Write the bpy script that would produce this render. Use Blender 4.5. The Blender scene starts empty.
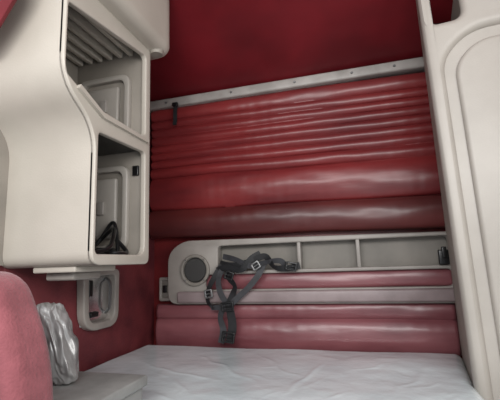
import bpy, bmesh, math, random
from mathutils import Matrix, Vector, noise
random.seed(4)
scene=bpy.context.scene
COL=bpy.context.collection
try:
    scene.view_settings.view_transform='Standard'
except Exception: pass

# ---------------------------------------------------------------- materials
def mat(name,c1,c2=None,rough=.5,scale=6,bump=.1,bscale=80,metal=0,detail=4,spec=.5,lo=.35,hi=.65,sheen=0,coat=0,bdist=.01,stretch=None):
    m=bpy.data.materials.new(name); m.use_nodes=True
    n=m.node_tree.nodes; l=m.node_tree.links; b=n["Principled BSDF"]
    tc=n.new("ShaderNodeTexCoord"); src=tc.outputs["Object"]
    if stretch:
        mp=n.new("ShaderNodeMapping"); mp.inputs["Scale"].default_value=stretch
        l.new(src,mp.inputs["Vector"]); src=mp.outputs["Vector"]
    nz=n.new("ShaderNodeTexNoise"); nz.inputs["Scale"].default_value=scale; nz.inputs["Detail"].default_value=detail
    l.new(src,nz.inputs["Vector"])
    cr=n.new("ShaderNodeValToRGB"); cr.color_ramp.elements[0].position=lo; cr.color_ramp.elements[1].position=hi
    c2=c2 or tuple(x*.85 for x in c1)
    cr.color_ramp.elements[0].color=(*c2,1); cr.color_ramp.elements[1].color=(*c1,1)
    l.new(nz.outputs["Fac"],cr.inputs["Fac"]); l.new(cr.outputs["Color"],b.inputs["Base Color"])
    b.inputs["Roughness"].default_value=rough; b.inputs["Metallic"].default_value=metal
    b.inputs["Specular IOR Level"].default_value=spec
    if sheen: b.inputs["Sheen Weight"].default_value=sheen
    if coat: b.inputs["Coat Weight"].default_value=coat
    if bump:
        nb=n.new("ShaderNodeTexNoise"); nb.inputs["Scale"].default_value=bscale; nb.inputs["Detail"].default_value=3
        l.new(src,nb.inputs["Vector"])
        bp=n.new("ShaderNodeBump"); bp.inputs["Strength"].default_value=bump; bp.inputs["Distance"].default_value=bdist
        l.new(nb.outputs["Fac"],bp.inputs["Height"]); l.new(bp.outputs["Normal"],b.inputs["Normal"])
    return m
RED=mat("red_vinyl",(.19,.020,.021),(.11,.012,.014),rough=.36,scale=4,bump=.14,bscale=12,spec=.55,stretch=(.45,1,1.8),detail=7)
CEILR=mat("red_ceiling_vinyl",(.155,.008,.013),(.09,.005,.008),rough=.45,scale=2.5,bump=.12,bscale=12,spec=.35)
SHEENRED=mat("red_vinyl_painted_sheen",(.24,.085,.095),(.145,.042,.05),rough=.3,scale=5,bump=.15,bscale=14,stretch=(.45,1,1.8),detail=7)  # paler pink red: daylight reflected on the glossy vinyl, put into the colour
SHADERED=mat("red_vinyl_painted_shade",(.10,.018,.017),(.058,.011,.011),rough=.36,scale=4,bump=.12,bscale=11,stretch=(.45,1,1.8),detail=7)  # darker copy of the red vinyl, shade of the tucked-under roll painted in
WALLR=mat("red_wall_fabric",(.17,.028,.033),(.095,.014,.019),rough=.6,scale=7,bump=.25,bscale=90)
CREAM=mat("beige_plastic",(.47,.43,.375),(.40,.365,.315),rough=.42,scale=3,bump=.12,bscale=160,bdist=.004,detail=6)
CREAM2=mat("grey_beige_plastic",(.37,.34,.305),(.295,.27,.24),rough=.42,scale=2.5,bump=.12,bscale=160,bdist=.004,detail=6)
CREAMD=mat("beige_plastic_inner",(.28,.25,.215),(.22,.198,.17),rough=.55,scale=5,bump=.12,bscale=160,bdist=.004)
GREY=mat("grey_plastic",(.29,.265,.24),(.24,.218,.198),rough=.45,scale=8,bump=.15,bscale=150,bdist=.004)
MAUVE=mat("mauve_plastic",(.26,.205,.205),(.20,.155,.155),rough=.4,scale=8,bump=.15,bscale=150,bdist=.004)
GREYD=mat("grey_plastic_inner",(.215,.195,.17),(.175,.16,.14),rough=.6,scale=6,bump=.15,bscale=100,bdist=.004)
RAILM=mat("rail_metal",(.34,.315,.295),(.24,.222,.205),rough=.45,scale=9,bump=.05)
CHROME=mat("chrome",(.85,.85,.85),(.75,.75,.75),rough=.22,metal=1,bump=0)
STEEL=mat("dull_steel",(.25,.25,.25),(.18,.18,.18),rough=.35,metal=.8,bump=0)
BLACK=mat("black_webbing",(.014,.014,.016),(.009,.009,.010),rough=.6,scale=30,bump=.1,bscale=400,spec=.4)
BLACKP=mat("black_plastic",(.008,.008,.009),(.005,.005,.005),rough=.3,bump=0)
GREYW=mat("charcoal_webbing",(.04,.04,.045),(.028,.028,.031),rough=.6,scale=30,bump=.1,bscale=400,spec=.4)
SEATM=mat("dusty_rose_fabric",(.26,.072,.085),(.18,.046,.055),rough=.85,scale=14,bump=.35,bscale=150,sheen=.2)
BOXM=mat("grey_box",(.26,.26,.25),(.20,.20,.192),rough=.6,scale=12)
FLOORM=mat("floor_mat",(.06,.06,.06),(.04,.04,.04),rough=.8,scale=20)
SPK=mat("speaker_mesh",(.05,.047,.044),(.022,.022,.022),rough=.6,scale=260,bump=.6,bscale=260)
SILVER=mat("grey_film",(.27,.265,.26),(.10,.098,.095),rough=.28,metal=.15,scale=11,bump=.15,bscale=9,lo=.36,hi=.5,coat=.3)
CURT=mat("curtain_red",(.20,.018,.026),(.13,.010,.016),rough=.8)
MATT=mat("mattress_ticking",(.69,.765,.785),(.60,.675,.70),rough=.2,scale=5,bump=.5,bscale=20,detail=6,coat=.4,bdist=.005,spec=.7)

# ---------------------------------------------------------------- helpers
def link(o,parent=None):
    COL.objects.link(o)
    if parent is not None: o.parent=parent
    return o
def top(o,label,cat,group=None):
    o["label"]=label; o["category"]=cat
    if group: o["group"]=group
def empty(name,loc,label,cat,group=None):
    e=bpy.data.objects.new(name,None); e.location=loc; e.empty_display_size=.05
    link(e); top(e,label,cat,group); return e
def shade(me,ang=35):
    for p in me.polygons: p.use_smooth=True
    try: me.set_sharp_from_angle(angle=math.radians(ang))
    except Exception: pass
def parent_world(p):
    v=Vector(p.location)
    q=p.parent
    while q is not None:
        v+=Vector(q.location); q=q.parent
    return v
def fin(name,bm,m,parent=None,smooth=True,ang=35):
    bmesh.ops.recalc_face_normals(bm,faces=bm.faces[:])
    me=bpy.data.meshes.new(name); bm.to_mesh(me); bm.free()
    me.materials.append(m)
    if smooth: shade(me,ang)
    o=bpy.data.objects.new(name,me)
    if parent is not None:
        me.transform(Matrix.Translation(-Vector(parent_world(parent))))
    link(o,parent); return o
def box(bm,a,b,bev=0,seg=3,mtx=None):
    a=Vector(a);b=Vector(b); c=(a+b)/2; s=b-a
    g=bmesh.ops.create_cube(bm,size=1)
    vs=g["verts"]
    for v in vs: v.co=Vector((v.co.x*s.x,v.co.y*s.y,v.co.z*s.z))+c
    if bev:
        es=list({e for v in vs for e in v.link_edges})
        r=bmesh.ops.bevel(bm,geom=es,offset=bev,segments=seg,affect='EDGES',profile=.5)
        vs=list({v for f in r["faces"] for v in f.verts}|{v for v in vs if v.is_valid})
    if mtx is not None:
        for v in vs: v.co=mtx@v.co
def rbox(name,a,b,m,parent=None,bev=.01,seg=3):
    bm=bmesh.new(); box(bm,a,b,bev,seg); return fin(name,bm,m,parent)
def cyl(bm,p0,p1,r0,r1=None,seg=32,caps=True):
    p0=Vector(p0);p1=Vector(p1); r1=r0 if r1 is None else r1
    d=p1-p0; q=d.to_track_quat('Z','Y').to_matrix().to_4x4()
    bmesh.ops.create_cone(bm,segments=seg,radius1=r0,radius2=r1,depth=d.length,cap_ends=caps,matrix=Matrix.Translation((p0+p1)/2)@q)
def rpoly(pts,r,n=6):
    out=[];N=len(pts)
    for i,p in enumerate(pts):
        ri=r[i] if isinstance(r,(list,tuple)) else r
        p=Vector(p); a=Vector(pts[i-1]); b=Vector(pts[(i+1)%N])
        if ri<=1e-5: out.append(p); continue
        da=(a-p); db=(b-p); k=min(ri,da.length*.49,db.length*.49)
        s=p+da.normalized()*k; e=p+db.normalized()*k
        for j in range(n+1):
            t=j/n; out.append((1-t)**2*s+2*t*(1-t)*p+t*t*e)
    return out
def rrect(x0,y0,x1,y1,r,n=6): return rpoly([(x0,y0),(x1,y0),(x1,y1),(x0,y1)],r,n)
def plate(name,outer,holes,depth,mtx,m,parent=None,bev=.004,res=2):
    cu=bpy.data.curves.new("tmp","CURVE"); cu.dimensions='2D'; cu.fill_mode='BOTH'
    cu.extrude=max(depth/2-bev,.0002); cu.bevel_depth=bev; cu.bevel_resolution=res; cu.offset=-bev
    for poly in [outer]+list(holes):
        s=cu.splines.new('POLY'); s.points.add(len(poly)-1)
        for i,p in enumerate(poly): s.points[i].co=(p[0],p[1],0,1)
        s.use_cyclic_u=True
    t=bpy.data.objects.new("tmp",cu); COL.objects.link(t)
    dg=bpy.context.evaluated_depsgraph_get(); dg.update()
    me=bpy.data.meshes.new_from_object(t.evaluated_get(dg))
    bpy.data.objects.remove(t); bpy.data.curves.remove(cu)
    me.name=name; me.transform(mtx)
    bm=bmesh.new(); bm.from_mesh(me); bpy.data.meshes.remove(me)
    bmesh.ops.remove_doubles(bm,verts=bm.verts[:],dist=1e-5)
    return fin(name,bm,m,parent,ang=40)
def MYZ(x): return Matrix(((0,0,1,x),(1,0,0,0),(0,1,0,0),(0,0,0,1)))
def MXZ(y): return Matrix(((1,0,0,0),(0,0,-1,y),(0,1,0,0),(0,0,0,1)))
def MXY(z): return Matrix.Translation((0,0,z))
def strip(name,prof,a0,a1,thick,m,parent=None):
    bm=bmesh.new(); P=[Vector(p) for p in prof]; N=len(P); off=[]
    for i in range(N):
        d=(P[min(i+1,N-1)]-P[max(i-1,0)]).normalized(); off.append(Vector((-d.y,d.x))*thick)
    rows=[]
    for x in (a0,a1):
        rows.append(([bm.verts.new((x,p.x,p.y)) for p in P],[bm.verts.new((x,p.x+o.x,p.y+o.y)) for p,o in zip(P,off)]))
    (A,a),(B,b)=rows
    for i in range(N-1):
        bm.faces.new((A[i],A[i+1],B[i+1],B[i])); bm.faces.new((a[i],b[i],b[i+1],a[i+1]))
        bm.faces.new((A[i],a[i],a[i+1],A[i+1])); bm.faces.new((B[i],B[i+1],b[i+1],b[i]))
    bm.faces.new((A[0],B[0],b[0],a[0])); bm.faces.new((A[-1],a[-1],b[-1],B[-1]))
    return fin(name,bm,m,parent)
def pleated(name,x0,x1,bounds,bulges,yb,yback,m,parent=None,nx=150,per=14,pw=.5,wr=.004,seed=0,slope=0,pucker=.0):
    zs=[];ys=[];ts=[]
    for i in range(len(bounds)-1):
        a,b=bounds[i],bounds[i+1]
        for j in range(per):
            t=j/per; zs.append(a+(b-a)*t); ys.append(yb-bulges[i]*max(0,math.sin(math.pi*t))**pw); ts.append(math.sin(math.pi*t))
    zs.append(bounds[-1]); ys.append(yb); ts.append(0)
    bm=bmesh.new(); G=[]
    for ix in range(nx+1):
        u=ix/nx; x=x0+(x1-x0)*u; row=[]
        e=min(1,min(u,1-u)/.012)
        for z,y,t in zip(zs,ys,ts):
            w=noise.noise(Vector((x*1.6+seed,z*7,seed)))*wr*1.5+noise.noise(Vector((x*6+seed,z*20,seed+3)))*wr*.4
            w+=noise.noise(Vector((x*26+seed,z*6,seed+5)))*pucker*(1-t*.6)
            yy=y+w*(1 if y<yb-.003 else .3)
            yy=yback+(yy-yback)*(e**.5)
            dz=noise.noise(Vector((x*1.7,z*3,seed+9)))*.008+slope*(x-x0)
            row.append(bm.verts.new((x,yy,z+dz)))
        G.append(row)
    for i in range(nx):
        for j in range(len(zs)-1):
            bm.faces.new((G[i][j],G[i][j+1],G[i+1][j+1],G[i+1][j]))
    K=len(zs)-1
    tb=[bm.verts.new((r[0].co.x,yback,r[0].co.z)) for r in G]; bb=[bm.verts.new((r[K].co.x,yback,r[K].co.z)) for r in G]
    for i in range(nx):
        bm.faces.new((G[i][0],G[i+1][0],tb[i+1],tb[i])); bm.faces.new((G[i][K],bb[i],bb[i+1],G[i+1][K]))
        bm.faces.new((tb[i],tb[i+1],bb[i+1],bb[i]))
    return fin(name,bm,m,parent,ang=60)
def catmull(pts,n=10):
    P=[Vector(p) for p in pts]; P=[P[0]*2-P[1]]+P+[P[-1]*2-P[-2]]; out=[]
    for i in range(1,len(P)-2):
        p0,p1,p2,p3=P[i-1:i+3]
        for j in range(n):
            t=j/n
            out.append(.5*((2*p1)+(-p0+p2)*t+(2*p0-5*p1+4*p2-p3)*t*t+(-p0+3*p1-3*p2+p3)*t**3))
    out.append(P[-2]); return out
def ribbon(name,pts,w,th,m,parent,twist=None,n=12):
    C=catmull(pts,n); bm=bmesh.new(); prev=None; L=len(C); ls=None
    for i,c in enumerate(C):
        d=(C[min(i+1,L-1)]-C[max(i-1,0)]).normalized()
        s=d.cross(Vector((0,-1,0)))
        if s.length<.15: s=ls or Vector((1,0,0))
        s=(s-d*s.dot(d)).normalized()
        if ls is not None and s.dot(ls)<0: s=-s
        ls=s.copy(); tw=0
        if twist:
            k=i/(L-1)*(len(twist)-1); a=int(min(k,len(twist)-2)); tw=twist[a]+(twist[a+1]-twist[a])*(k-a)
        s=Matrix.Rotation(math.radians(tw),3,d)@s
        q=d.cross(s).normalized()
        ring=[bm.verts.new(c+s*w/2*a+q*th/2*b) for a,b in ((-1,-1),(1,-1),(1,1),(-1,1))]
        if prev:
            for k in range(4): bm.faces.new((prev[k],prev[(k+1)%4],ring[(k+1)%4],ring[k]))
        else: bm.faces.new(ring)
        prev=ring
    bm.faces.new(prev[::-1])
    return fin(name,bm,m,parent,ang=50)
def tube(name,pts,r,m,parent,seg=8,n=8):
    C=catmull(pts,n); bm=bmesh.new(); prev=None; L=len(C)
    for i,c in enumerate(C):
        d=(C[min(i+1,L-1)]-C[max(i-1,0)]).normalized()
        up=Vector((0,0,1)) if abs(d.z)<.9 else Vector((1,0,0))
        s=d.cross(up).normalized(); q=s.cross(d)
        ring=[bm.verts.new(c+s*r*math.cos(2*math.pi*k/seg)+q*r*math.sin(2*math.pi*k/seg)) for k in range(seg)]
        if prev:
            for k in range(seg): bm.faces.new((prev[k],prev[(k+1)%seg],ring[(k+1)%seg],ring[k]))
        else: bm.faces.new(ring)
        prev=ring
    bm.faces.new(prev[::-1])
    return fin(name,bm,m,parent)

# ---------------------------------------------------------------- room shell
XL,XR,YB=-1.30,.98,2.25
def struct(o): o["kind"]="structure"; return o
struct(rbox("floor",(XL-.30,.1,-.05),(XR+.05,YB+.05,0),FLOORM,bev=.003))
struct(rbox("wall_back",(XL-.05,YB,0),(XR+.05,YB+.05,2.3),RED,bev=.003))
struct(rbox("wall_left",(XL-.05,1.15,0),(XL,YB,3.0),WALLR,bev=.003))
struct(rbox("wall_front_left",(XL-.30,.45,0),(XL-.25,1.15,3.0),WALLR,bev=.003))
struct(rbox("wall_left_return",(XL-.25,1.15,0),(XL-.05,1.18,3.0),WALLR,bev=.003))
struct(rbox("wall_right",(XR,.9,0),(XR+.05,YB,3.0),CREAM,bev=.003))
bm=bmesh.new(); nx,ny=60,50; G=[]
for i in range(nx+1):
    row=[]
    for j in range(ny+1):
        x=XL-.25+(XR-XL+.25)*i/nx; y=YB-(YB-.5)*j/ny
        z=2.175+.4*(2.2-y)+noise.noise(Vector((x*1.5,y*2,4)))*.018+noise.noise(Vector((x*5,y*7,2)))*.004
        row.append(bm.verts.new((x,y,z)))
    G.append(row)
for i in range(nx):
    for j in range(ny): bm.faces.new((G[i][j],G[i+1][j],G[i+1][j+1],G[i][j+1]))
r=bmesh.ops.extrude_face_region(bm,geom=bm.faces[:])
for v in [g for g in r["geom"] if isinstance(g,bmesh.types.BMVert)]: v.co.z+=.05
struct(fin("ceiling",bm,CEILR,ang=60))
tr=struct(rbox("trim_1",(XL,2.125,2.122),(.455,2.225,2.182),RAILM,bev=.012,seg=4))
for i,x in enumerate((-1.15,-.70,-.3,.03,.26)):
    bm=bmesh.new(); cyl(bm,(x,2.127,2.152),(x,2.120,2.152),.009,.006,16)
    fin("screw",bm,STEEL,tr)

# ---------------------------------------------------------------- back upholstery
XE=.45
b=empty("backrest_panel",(-.42,2.2,1.25),"dark red vinyl padded wall panel with horizontal pleats","padded panel")
pleated("pleated_pad",-1.295,XE,[2.13,2.045,1.992,1.939,1.886,1.833,1.780,1.725,1.655,1.445],[.016,.015,.015,.015,.015,.016,.017,.022,.034],2.165,2.235,RED,b,slope=-.013,seed=1,pw=.7,wr=.008,per=16,pucker=.002)
pleated("lower_roll",-1.295,XE,[1.447,1.275],[.046],2.168,2.235,SHADERED,b,slope=-.017,seed=7,wr=.008,pw=.55,per=22,pucker=.002)
b2=empty("lower_backrest",(-.42,2.2,.64),"maroon padded vinyl strip along the bunk, daylight sheen in its colour","padded panel")
pleated("lower_pad",-1.26,XE,[.862,.78,.60],[.016,.034],2.19,2.235,SHEENRED,b2,seed=13,wr=.007,pw=.55,per=20,pucker=.002)
s=empty("pull_strap",(-1.08,2.12,2.03),"short dark pull strap hanging under the rail","strap")
ribbon("strap_webbing",[(-1.075,2.118,2.125),(-1.078,2.112,2.08),(-1.08,2.115,2.03),(-1.082,2.112,1.985)],.026,.004,BLACK,s)
rbox("strap_clip",(-1.095,2.10,2.11),(-1.058,2.122,2.135),BLACKP,s,bev=.004)

# ---------------------------------------------------------------- shelf unit
sh=empty("storage_shelf",(-.35,2.2,.87),"long grey moulded plastic wall shelf with open bins and a speaker","shelf")
outer=rpoly([(-1.15,.865),(XE,.865),(XE,1.222),(-1.05,1.245),(-1.15,1.17)],[.07,.0,.0,.09,.09],8)
binh=rrect(-.82,1.055,.435,1.203,.025)
padh=rrect(-.90,.948,.437,1.035,.03)
plate("shelf_frame",outer,[binh,padh],.06,MXZ(2.178),GREY,sh,bev=.006)
bm=bmesh.new()
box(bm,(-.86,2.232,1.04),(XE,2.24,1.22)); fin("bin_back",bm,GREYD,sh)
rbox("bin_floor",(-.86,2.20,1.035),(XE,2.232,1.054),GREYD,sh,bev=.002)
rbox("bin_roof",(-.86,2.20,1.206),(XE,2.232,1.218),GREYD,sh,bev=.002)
for x in (-.335,-.013):
    bm=bmesh.new(); box(bm,(x-.010,2.155,1.05),(x+.010,2.232,1.207),.004,2)
    fin("bin_divider",bm,GREY,sh)
pleated("red_inset_pad",-.92,XE,[1.045,.94],[.022],2.19,2.225,SHEENRED,sh,seed=21,wr=.005)
bm=bmesh.new(); box(bm,(-1.08,2.125,.873),(XE,2.175,.94),.014,4); fin("shelf_lip",bm,MAUVE,sh)
SX=-.965
sp=bpy.data.objects.new("speaker",None); sp.location=Vector((SX,2.165,1.065))-Vector(sh.location); link(sp,sh)
def circ(r): return [(SX+r*math.cos(t*math.pi/24),1.065+r*math.sin(t*math.pi/24)) for t in range(48)]
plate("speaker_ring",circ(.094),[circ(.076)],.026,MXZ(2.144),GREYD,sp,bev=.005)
bm=bmesh.new(); cyl(bm,(SX,2.152,1.065),(SX,2.138,1.065),.078,.066,48); fin("speaker_grille",bm,SPK,sp)
for k in range(4):
    a=math.radians(45+90*k); bm=bmesh.new(); cyl(bm,(SX+.085*math.cos(a),2.133,1.065+.085*math.sin(a)),(SX+.085*math.cos(a),2.127,1.065+.085*math.sin(a)),.006,.004,10)
    fin("speaker_screw",bm,STEEL,sp)
c=empty("black_clip",(.41,2.15,1.07),"small black plastic clip on the shelf","clip")
rbox("clip_body",(.375,2.122,1.055),(.425,2.147,1.13),BLACKP,c,bev=.006)
rbox("clip_tab",(.39,2.11,1.09),(.412,2.13,1.145),BLACKP,c,bev=.004)
o=empty("wall_switch",(-1.19,2.23,.95),"small grey framed switch plate beside the shelf","switch")
plate("switch_frame",rrect(-1.245,.878,-1.165,1.025,.014),[rrect(-1.228,.898,-1.182,1.005,.008)],.022,MXZ(2.222),GREY,o,bev=.005)
rbox("rocker",(-1.23,2.218,.897),(-1.18,2.236,1.007),GREYD,o,bev=.003)
rbox("toggle",(-1.217,2.205,.93),(-1.193,2.22,.975),BLACKP,o,bev=.003)

# ---------------------------------------------------------------- bunk + mattress
def prism(name,poly,z0,z1,m,parent=None,bev=.0,seg=4):
    bm=bmesh.new(); vs=[bm.verts.new((p[0],p[1],z0)) for p in poly]; f=bm.faces.new(vs)
    r=bmesh.ops.extrude_face_region(bm,geom=[f])
    for v in [g for g in r["geom"] if isinstance(g,bmesh.types.BMVert)]: v.co.z=z1
    if bev:
        es=[e for e in bm.edges]; bmesh.ops.bevel(bm,geom=es,offset=bev,segments=seg,affect='EDGES')
    return fin(name,bm,m,parent)
bk=empty("bunk",(-.4,1.7,0),"dark bunk platform under the mattress","bunk bed")
prism("bunk_base",[(-1.29,1.24),(.355,1.24),(.355,2.13),(-1.29,2.13)],0,.46,WALLR,bk,.006,2)
m=empty("mattress",(-.4,1.7,.46),"pale silvery white mattress with shiny wrinkled cover","mattress")
bm=bmesh.new(); nx,ny=220,110; G=[]
x0,y0,y1=-1.29,1.22,2.13
CR=[(-.9,1.95,-.35,1.45,.0025,.011),(-.6,2.05,-.2,1.5,.002,.010),(-.2,1.9,-.3,1.35,.0025,.011),(-1.15,1.75,-.55,1.5,.002,.010),(.25,1.85,.05,1.45,.002,.010)]
for q in range(20):
    ax=random.uniform(-1.0,.25); ay=random.uniform(1.3,1.75); an=random.uniform(-.9,.9)+(math.pi/2 if random.random()<.5 else 0); L=random.uniform(.08,.2)
    CR.append((ax,ay,ax+L*math.cos(an),ay+L*math.sin(an),random.uniform(.0010,.002),.007))
def creases(x,y):
    h=0
    wx=noise.noise(Vector((x*7,y*7,2)))*.05; wy=noise.noise(Vector((x*7,y*7,22)))*.05
    P=Vector((x+wx,y+wy))
    for (ax,ay,bx,by,amp,wd) in CR:
        A=Vector((ax,ay)); B=Vector((bx,by))
        t=max(0,min(1,(P-A).dot(B-A)/(B-A).length_squared)); d=(P-(A+(B-A)*t)).length
        if d<.06: h+=amp*math.exp(-(d/wd)**2)*math.sin(math.pi*max(.05,min(.95,t)))
    return h
for i in range(nx+1):
    row=[]
    for j in range(ny+1):
        u=i/nx; v=j/ny; y=y0+(y1-y0)*v
        xr=.368 if y<=1.66 else min(.368+(y-1.66)*.14,.44)
        x=x0+(xr-x0)*u
        ex=min((x-x0),(xr-x))/.045; ey=min((y-y0),(y1-y))/.045
        k=min(1,max(0,ex)); l=min(1,max(0,ey))
        z=.638-.045*(1-math.sqrt(max(0,1-(1-k)**2)))-.045*(1-math.sqrt(max(0,1-(1-l)**2)))
        n1=noise.noise(Vector((x*2.5,y*3.5,1)))*.008+creases(x,y)+noise.noise(Vector((x*12,y*15,3)))*.0012
        row.append(bm.verts.new((x,y,z+n1*min(k,l))))
    G.append(row)
for i in range(nx):
    for j in range(ny): bm.faces.new((G[i][j],G[i+1][j],G[i+1][j+1],G[i][j+1]))
bd=[e for e in bm.edges if e.is_boundary]
r=bmesh.ops.extrude_edge_only(bm,edges=bd)
for v in [g for g in r["geom"] if isinstance(g,bmesh.types.BMVert)]: v.co.z=.465
bmesh.ops.contextual_create(bm,geom=[e for e in bm.edges if e.is_boundary])
fin("mattress_cover",bm,MATT,m,ang=70)
tube("edge_piping",[(-1.27,2.122,.60),(-.6,2.125,.602),(0,2.125,.602),(.42,2.122,.60)],.007,GREYW,m)

# ---------------------------------------------------------------- left overhead cabinet
XF=-.90
cb=empty("overhead_cabinet",(-1.1,1.3,1.108),"beige moulded plastic cabinet with two open compartments","cabinet")
ZB=1.108
prof=[(1.49,2.14),(1.49,ZB),(1.12,ZB),(1.12,1.60),(.95,1.72),(.95,2.62)]
rp=[]
N=len(prof); rr=[0,.035,.05,.09,.09,0]
for i,p in enumerate(prof):
    p=Vector(p)
    if i in(0,N-1): rp.append(p); continue
    a=Vector(prof[i-1]); q=Vector(prof[i+1]); k=min(rr[i],(a-p).length*.45,(q-p).length*.45)
    s_=p+(a-p).normalized()*k; e=p+(q-p).normalized()*k
    for j in range(9):
        t=j/8; rp.append((1-t)**2*s_+2*t*(1-t)*p+t*t*e)
rp=rp[::-1]
strip("cabinet_shell",rp,XL+.004,XF,.018,CREAM,cb)
strip("front_panel",[p for p in rp if p.x<1.128],XL-.24,XL+.004,.018,CREAM,cb)
outerf=[Vector(p) for p in rp]
upper=rpoly([(.962,1.745),(1.11,1.682),(1.452,1.672),(1.452,2.065),(.962,2.0)],[.015,.03,.03,.03,.015],5)
lower=rpoly([(1.136,1.147),(1.452,1.147),(1.452,1.60),(1.136,1.592)],[.02,.045,.025,.02],6)
plate("face_frame",outerf,[upper,lower],.024,MYZ(XF),CREAM,cb,bev=.005,res=3)
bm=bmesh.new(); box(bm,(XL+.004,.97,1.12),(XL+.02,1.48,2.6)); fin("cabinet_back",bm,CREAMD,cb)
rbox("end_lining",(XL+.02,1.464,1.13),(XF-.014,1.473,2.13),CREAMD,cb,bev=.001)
strip("divider_shelf",[(1.46,1.660),(1.15,1.664),(1.02,1.722)],XL+.02,XF+.026,.016,CREAM,cb)
rbox("shelf_shade_slab",(XL+.02,1.14,1.612),(XF-.03,1.46,1.642),BLACKP,cb,bev=.004)  # black slab added as the shadow below the divider, not a real part
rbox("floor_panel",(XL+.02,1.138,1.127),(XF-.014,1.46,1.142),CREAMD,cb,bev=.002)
for (z0,z1) in ((1.69,1.99),(1.17,1.55)):
    plate("inset_panel",rrect(-1.255,z0,-.97,z1,.05,6),[rrect(-1.228,z0+.025,-.997,z1-.025,.04,6)],.028,MXZ(1.452),CREAM2,cb,bev=.006)
    rbox("inset_center",(-1.195,1.442,z0+.055),(-1.03,1.466,z1-.055),CREAM2,cb,bev=.008)
    rbox("panel_latch",(-1.12,1.430,(z0+z1)/2-.03),(-1.085,1.446,(z0+z1)/2+.03),GREY,cb,bev=.004)
rbox("black_catch",(-.955,1.452,1.50),(-.925,1.466,1.545),BLACKP,cb,bev=.003)
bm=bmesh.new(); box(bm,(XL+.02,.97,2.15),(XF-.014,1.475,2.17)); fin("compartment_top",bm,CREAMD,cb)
for i in range(6):
    x=-1.262+i*.056
    bm=bmesh.new(); box(bm,(x,.98,2.08),(x+.022,1.455,2.15),.004,2); fin("vent_slat",bm,CREAM,cb)
plate("crown_moulding",rpoly([(-.918,.92),(-.805,.92),(-.805,1.585),(XL+.003,1.585),(XL+.003,1.492),(-.918,1.492)],[0,.04,.10,0,0,0],10),[],.42,MXY(2.315),CREAM,cb,bev=.045,res=7)
bm=bmesh.new(); cyl(bm,(-.862,1.50,2.112),(-.862,1.50,2.092),.034,.028,32); fin("reading_lamp",bm,CREAMD,cb)
rbox("mounting_bracket",(-1.18,1.16,1.086),(-.99,1.40,1.109),CREAM,cb,bev=.006)
rbox("bracket_lip",(-1.16,1.20,1.056),(-1.03,1.36,1.088),GREY,cb,bev=.01)
g=empty("cable_bundle",(-1.05,1.32,1.142),"tangled black cable and handset in the lower compartment","cable")
rbox("handset",(-1.12,1.33,1.142),(-1.0,1.42,1.18),BLACKP,g,bev=.01)
tube("cable",[(-.96,1.20,1.152),(-.95,1.30,1.18),(-1.0,1.39,1.26),(-1.10,1.41,1.20),(-1.08,1.32,1.165),(-.95,1.33,1.155),(-.94,1.40,1.16),(-1.02,1.42,1.23)],.009,BLACKP,g)
tube("cable",[(-.98,1.40,1.155),(-1.02,1.42,1.29),(-1.08,1.41,1.22),(-1.12,1.37,1.155)],.008,BLACKP,g)

# ---------------------------------------------------------------- handle panel on left wall
lp=empty("wall_handle_panel",(-1.29,1.68,.79),"grey moulded recessed pull handle on the red wall","handle")
plate("panel_frame",rpoly([(1.545,.80),(1.81,.80),(1.81,1.09),(1.53,1.09)],[.10,.08,.03,.03],10),[rpoly([(1.580,.835),(1.773,.835),(1.773,1.06),(1.570,1.06)],[.06,.05,.02,.02],8)],.045,MYZ(-1.277),GREY,lp,bev=.008,res=4)
rbox("recess_plate",(-1.299,1.56,.825),(-1.292,1.785,1.075),CHROME,lp,bev=.002)
rbox("latch_block",(-1.293,1.60,.96),(-1.278,1.630,1.04),BLACKP,lp,bev=.006)
tube("pull_bar",[(-1.29,1.74,.87),(-1.265,1.74,.90),(-1.262,1.74,.96),(-1.265,1.74,1.02),(-1.29,1.74,1.045)],.008,STEEL,lp)
rbox("lower_catch",(-1.293,1.62,.86),(-1.28,1.68,.885),BLACKP,lp,bev=.005)

# ---------------------------------------------------------------- right cabinet
rc=empty("wardrobe_cabinet",(.68,1.9,0),"tall beige moulded wardrobe with recessed panel door","cabinet")
parts=[]
def tilt(a,b):
    return Matrix.Translation((.372,1.645,0))@Matrix.Rotation(math.radians(-5.8),4,'Z')@Matrix.Translation((0,a,b))@Matrix(((1,0,0,0),(0,0,-1,0),(0,1,0,0),(0,0,0,1)))
parts.append(prism("wardrobe_body",[(.475,2.23),(.405,1.69),(.97,1.63),(.97,2.23)],.01,2.02,CREAM2,rc))
parts.append(prism("side_panel",[(.458,2.24),(.376,1.668),(.396,1.668),(.478,2.24)],0,2.9,CREAMD,rc))
doorh=rpoly([(.050,.25),(.58,.25),(.58,2.0),(.16,2.0),(.050,1.90)],[.04,.02,.02,.07,.07],10)
cub=rpoly([(.035,2.06),(.145,2.06),(.145,2.75),(.035,2.75)],[.02,.045,.02,.02],6)
parts.append(plate("front_frame",rpoly([(0,0),(.60,0),(.60,2.9),(0,2.9)],[.0,0,0,0]),[doorh,cub],.064,tilt(0,0),CREAM2,rc,bev=.031,res=8))
parts.append(plate("door",rpoly([(.02,.22),(.595,.22),(.595,2.03),(.02,2.03)],.02,3),[],.02,tilt(.004,0),CREAM2,rc,bev=.003))
parts.append(plate("door_panel",rpoly([(.088,.32),(.56,.32),(.56,1.955),(.18,1.955),(.088,1.865)],[.04,.02,.02,.06,.06],10),[],.04,tilt(-.004,0),CREAM2,rc,bev=.019,res=6))
bm=bmesh.new(); box(bm,(.545,1.63,2.025),(.97,2.23,2.9)); parts.append(fin("upper_body",bm,CREAM2,rc))
parts.append(rbox("cubby_back",(.455,1.98,2.025),(.545,2.23,2.9),BLACKP,rc,bev=.002))
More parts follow.
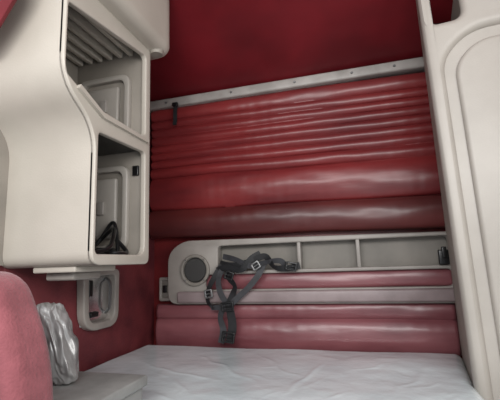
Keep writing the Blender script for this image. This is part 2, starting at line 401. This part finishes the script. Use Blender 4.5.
for p_ in parts:
    for v in p_.data.vertices:
        z=v.co.z; y=v.co.y+1.9
        if z>.9: v.co.x-=.036*(z-.9)/1.1*min(1.1,max(0,(2.24-y)/.58))

# ---------------------------------------------------------------- harness on shelf
h=empty("safety_harness",(-.7,2.12,.85),"tangled black webbing restraint straps hanging over the shelf","strap")
def rib(pts,w,m_,tw): ribbon("strap",pts,w,.0022,m_,h,tw)
rib([(-.80,2.135,1.10),(-.72,2.115,1.085),(-.62,2.105,1.10),(-.52,2.105,1.13),(-.47,2.11,1.07),(-.40,2.12,1.06),(-.33,2.135,1.075)],.036,BLACK,[0,10,0,10,50,10,0])
rib([(-.78,2.13,1.14),(-.70,2.108,1.12),(-.60,2.098,1.08),(-.50,2.10,1.10),(-.43,2.115,1.10),(-.40,2.13,1.05)],.032,GREYW,[0,20,0,50,10,0])
rib([(-.82,2.125,1.06),(-.75,2.10,1.075),(-.66,2.095,1.06),(-.60,2.10,1.12),(-.55,2.12,1.15)],.034,BLACK,[0,10,30,10,0])
rib([(-.79,2.13,1.09),(-.825,2.112,1.03),(-.862,2.105,.96),(-.868,2.10,.89),(-.835,2.10,.845)],.032,BLACK,[0,0,20,30,50])
rib([(-.85,2.102,.85),(-.79,2.096,.855),(-.73,2.09,.87)],.030,GREYW,[30,0,0])
rib([(-.53,2.11,1.09),(-.56,2.10,1.03),(-.62,2.092,.96),(-.69,2.087,.90),(-.735,2.085,.86)],.034,GREYW,[0,0,10,0,0])
rib([(-.73,2.11,1.08),(-.735,2.10,1.02),(-.70,2.095,.97),(-.715,2.09,.92),(-.74,2.088,.87)],.036,BLACK,[0,10,40,10,0])
rib([(-.775,2.12,1.08),(-.80,2.10,1.01),(-.79,2.095,.94),(-.755,2.09,.88)],.034,GREYW,[0,10,0,0])
rib([(-.735,2.085,.88),(-.725,2.085,.82),(-.718,2.088,.75),(-.735,2.09,.668)],.048,BLACK,[0,5,-5,0])
rib([(-.765,2.09,.87),(-.79,2.092,.80),(-.775,2.094,.73),(-.79,2.094,.66)],.036,GREYW,[0,20,-10,0])
def buckle(p,w,hh,rot,m_=BLACKP):
    M=Matrix.Translation(p)@Matrix.Rotation(math.radians(rot),4,'Y')@Matrix(((1,0,0,0),(0,0,-1,0),(0,1,0,0),(0,0,0,1)))
    plate("buckle",rrect(-w/2,-hh/2,w/2,hh/2,.01,4),[rrect(-w/2+.011,-hh/2+.01,w/2-.011,-.003,.003,3),rrect(-w/2+.011,.003,w/2-.011,hh/2-.01,.003,3)],.012,M,m_,h,bev=.003)
buckle((-.74,2.076,.695),.076,.06,8); buckle((-.86,2.092,.93),.050,.05,-10,STEEL); buckle((-.73,2.084,1.03),.056,.05,20)
buckle((-.375,2.112,1.07),.066,.05,10); buckle((-.57,2.086,1.08),.052,.045,-30,STEEL); buckle((-.74,2.074,.86),.074,.055,-8)

# ---------------------------------------------------------------- seat
st=empty("driver_seat",(-1.0,.70,0),"dusty rose fabric truck seat with rounded backrest","seat")
so=rpoly([(-1.25,.55),(-.715,.55),(-.71,.88),(-.82,1.10),(-1.15,1.10),(-1.25,.93)],[.06,.05,.19,.07,.08,.14],8)
plate("backrest",so,[],.13,MXZ(.74),SEATM,st,bev=.04,res=6)
si=rpoly([(-1.20,.60),(-.765,.60),(-.755,.88),(-.85,1.055),(-1.12,1.055),(-1.20,.92)],[.06,.05,.14,.06,.07,.12],8)
plate("backrest_insert",si,[],.03,MXZ(.672),SEATM,st,bev=.014,res=4)
rbox("seat_cushion",(-1.25,.22,.40),(-.74,.72,.56),SEATM,st,bev=.05,seg=5)
rbox("seat_pedestal",(-1.15,.30,0),(-.82,.65,.41),BLACKP,st,bev=.02)

bx=empty("storage_box",(-.95,1.05,0),"grey plastic storage console beside the seat","box")
rbox("box_body",(-1.22,.90,0),(-.725,1.19,.708),BOXM,bx,bev=.012)
rbox("box_lid",(-1.23,.89,.708),(-.715,1.20,.742),BOXM,bx,bev=.006)
bm=bmesh.new(); bmesh.ops.create_icosphere(bm,subdivisions=6,radius=1)
for v in bm.verts:
    nrm=v.co.normalized()
    rad=1+.16*noise.noise(nrm*1.7+Vector((3,1,5)))
    a=math.atan2(nrm.y,nrm.x)
    rad*=1+.075*math.sin(a*5+nrm.z*4+noise.noise(nrm*2)*4)*(1-abs(nrm.z)**3)+.05*(1-2*abs(noise.noise(nrm*3.3+Vector((2,8,1)))))
    sx=lambda a_,p:math.copysign(abs(a_)**p,a_)
    c_=Vector((sx(nrm.x,.85)*.052,sx(nrm.y,.85)*.045,sx(nrm.z,.8)*.128))*rad
    c_.x+=-.034*(c_.z/.12)
    v.co=c_+Vector((-.962,1.06,.862))
    if v.co.z<.744: v.co.z=.744
fin("bag_film",bm,SILVER,empty("crumpled_bag",(-.98,1.05,.744),"crumpled shiny grey plastic bag leaning behind the seat","bag"),ang=80)

bm=bmesh.new(); cols=[]
for i in range(61):
    u=i/60; row=[]
    for j in range(21):
        w=j/20; z=2.55-w*.72
        xr=-.985 - .16*max(0,(2.0-z)/.2)
        x=XL-.15+(xr-XL+.15)*u; y=.86+.018*math.sin(u*34+math.sin(w*3))
        row.append(bm.verts.new((x,y,z)))
    cols.append(row)
for i in range(60):
    for j in range(20): bm.faces.new((cols[i][j],cols[i+1][j],cols[i+1][j+1],cols[i][j+1]))
r=bmesh.ops.extrude_face_region(bm,geom=bm.faces[:])
for v in [q for q in r["geom"] if isinstance(q,bmesh.types.BMVert)]: v.co.y+=.004
ct=fin("curtain",bm,CURT,ang=80); top(ct,"dark red pleated cab curtain gathered beside the cabinet","curtain")

# ---------------------------------------------------------------- light
w=bpy.data.worlds.new("World"); scene.world=w; w.use_nodes=True
w.node_tree.nodes["Background"].inputs[0].default_value=(.93,.96,1,1); w.node_tree.nodes["Background"].inputs[1].default_value=1.1
def area(name,loc,rot,sx,sy,e,c):
    L=bpy.data.lights.new(name,'AREA'); L.shape='RECTANGLE'; L.size=sx; L.size_y=sy; L.energy=e; L.color=c
    o=bpy.data.objects.new(name,L); o.location=loc; o.rotation_euler=[math.radians(a) for a in rot]; link(o)
area("windshield_daylight",(-.1,-1.0,2.0),(80,0,0),2.0,.6,54,(1,.99,.97))
area("side_window_daylight",(1.3,.1,1.6),(75,0,55),.8,.7,18,(1,.98,.95))

# ---------------------------------------------------------------- camera
cam=bpy.data.objects.new("camera",bpy.data.cameras.new("camera")); link(cam)
cam.matrix_world=Matrix.Translation((0,0,1.1))@Matrix.Rotation(math.radians(15.8),4,'Z')@Matrix.Rotation(math.radians(99.3),4,'X')@Matrix.Rotation(math.radians(-2),4,'Z')
cam.data.sensor_width=36; cam.data.lens=27.4; cam.data.clip_start=.02
scene.camera=cam
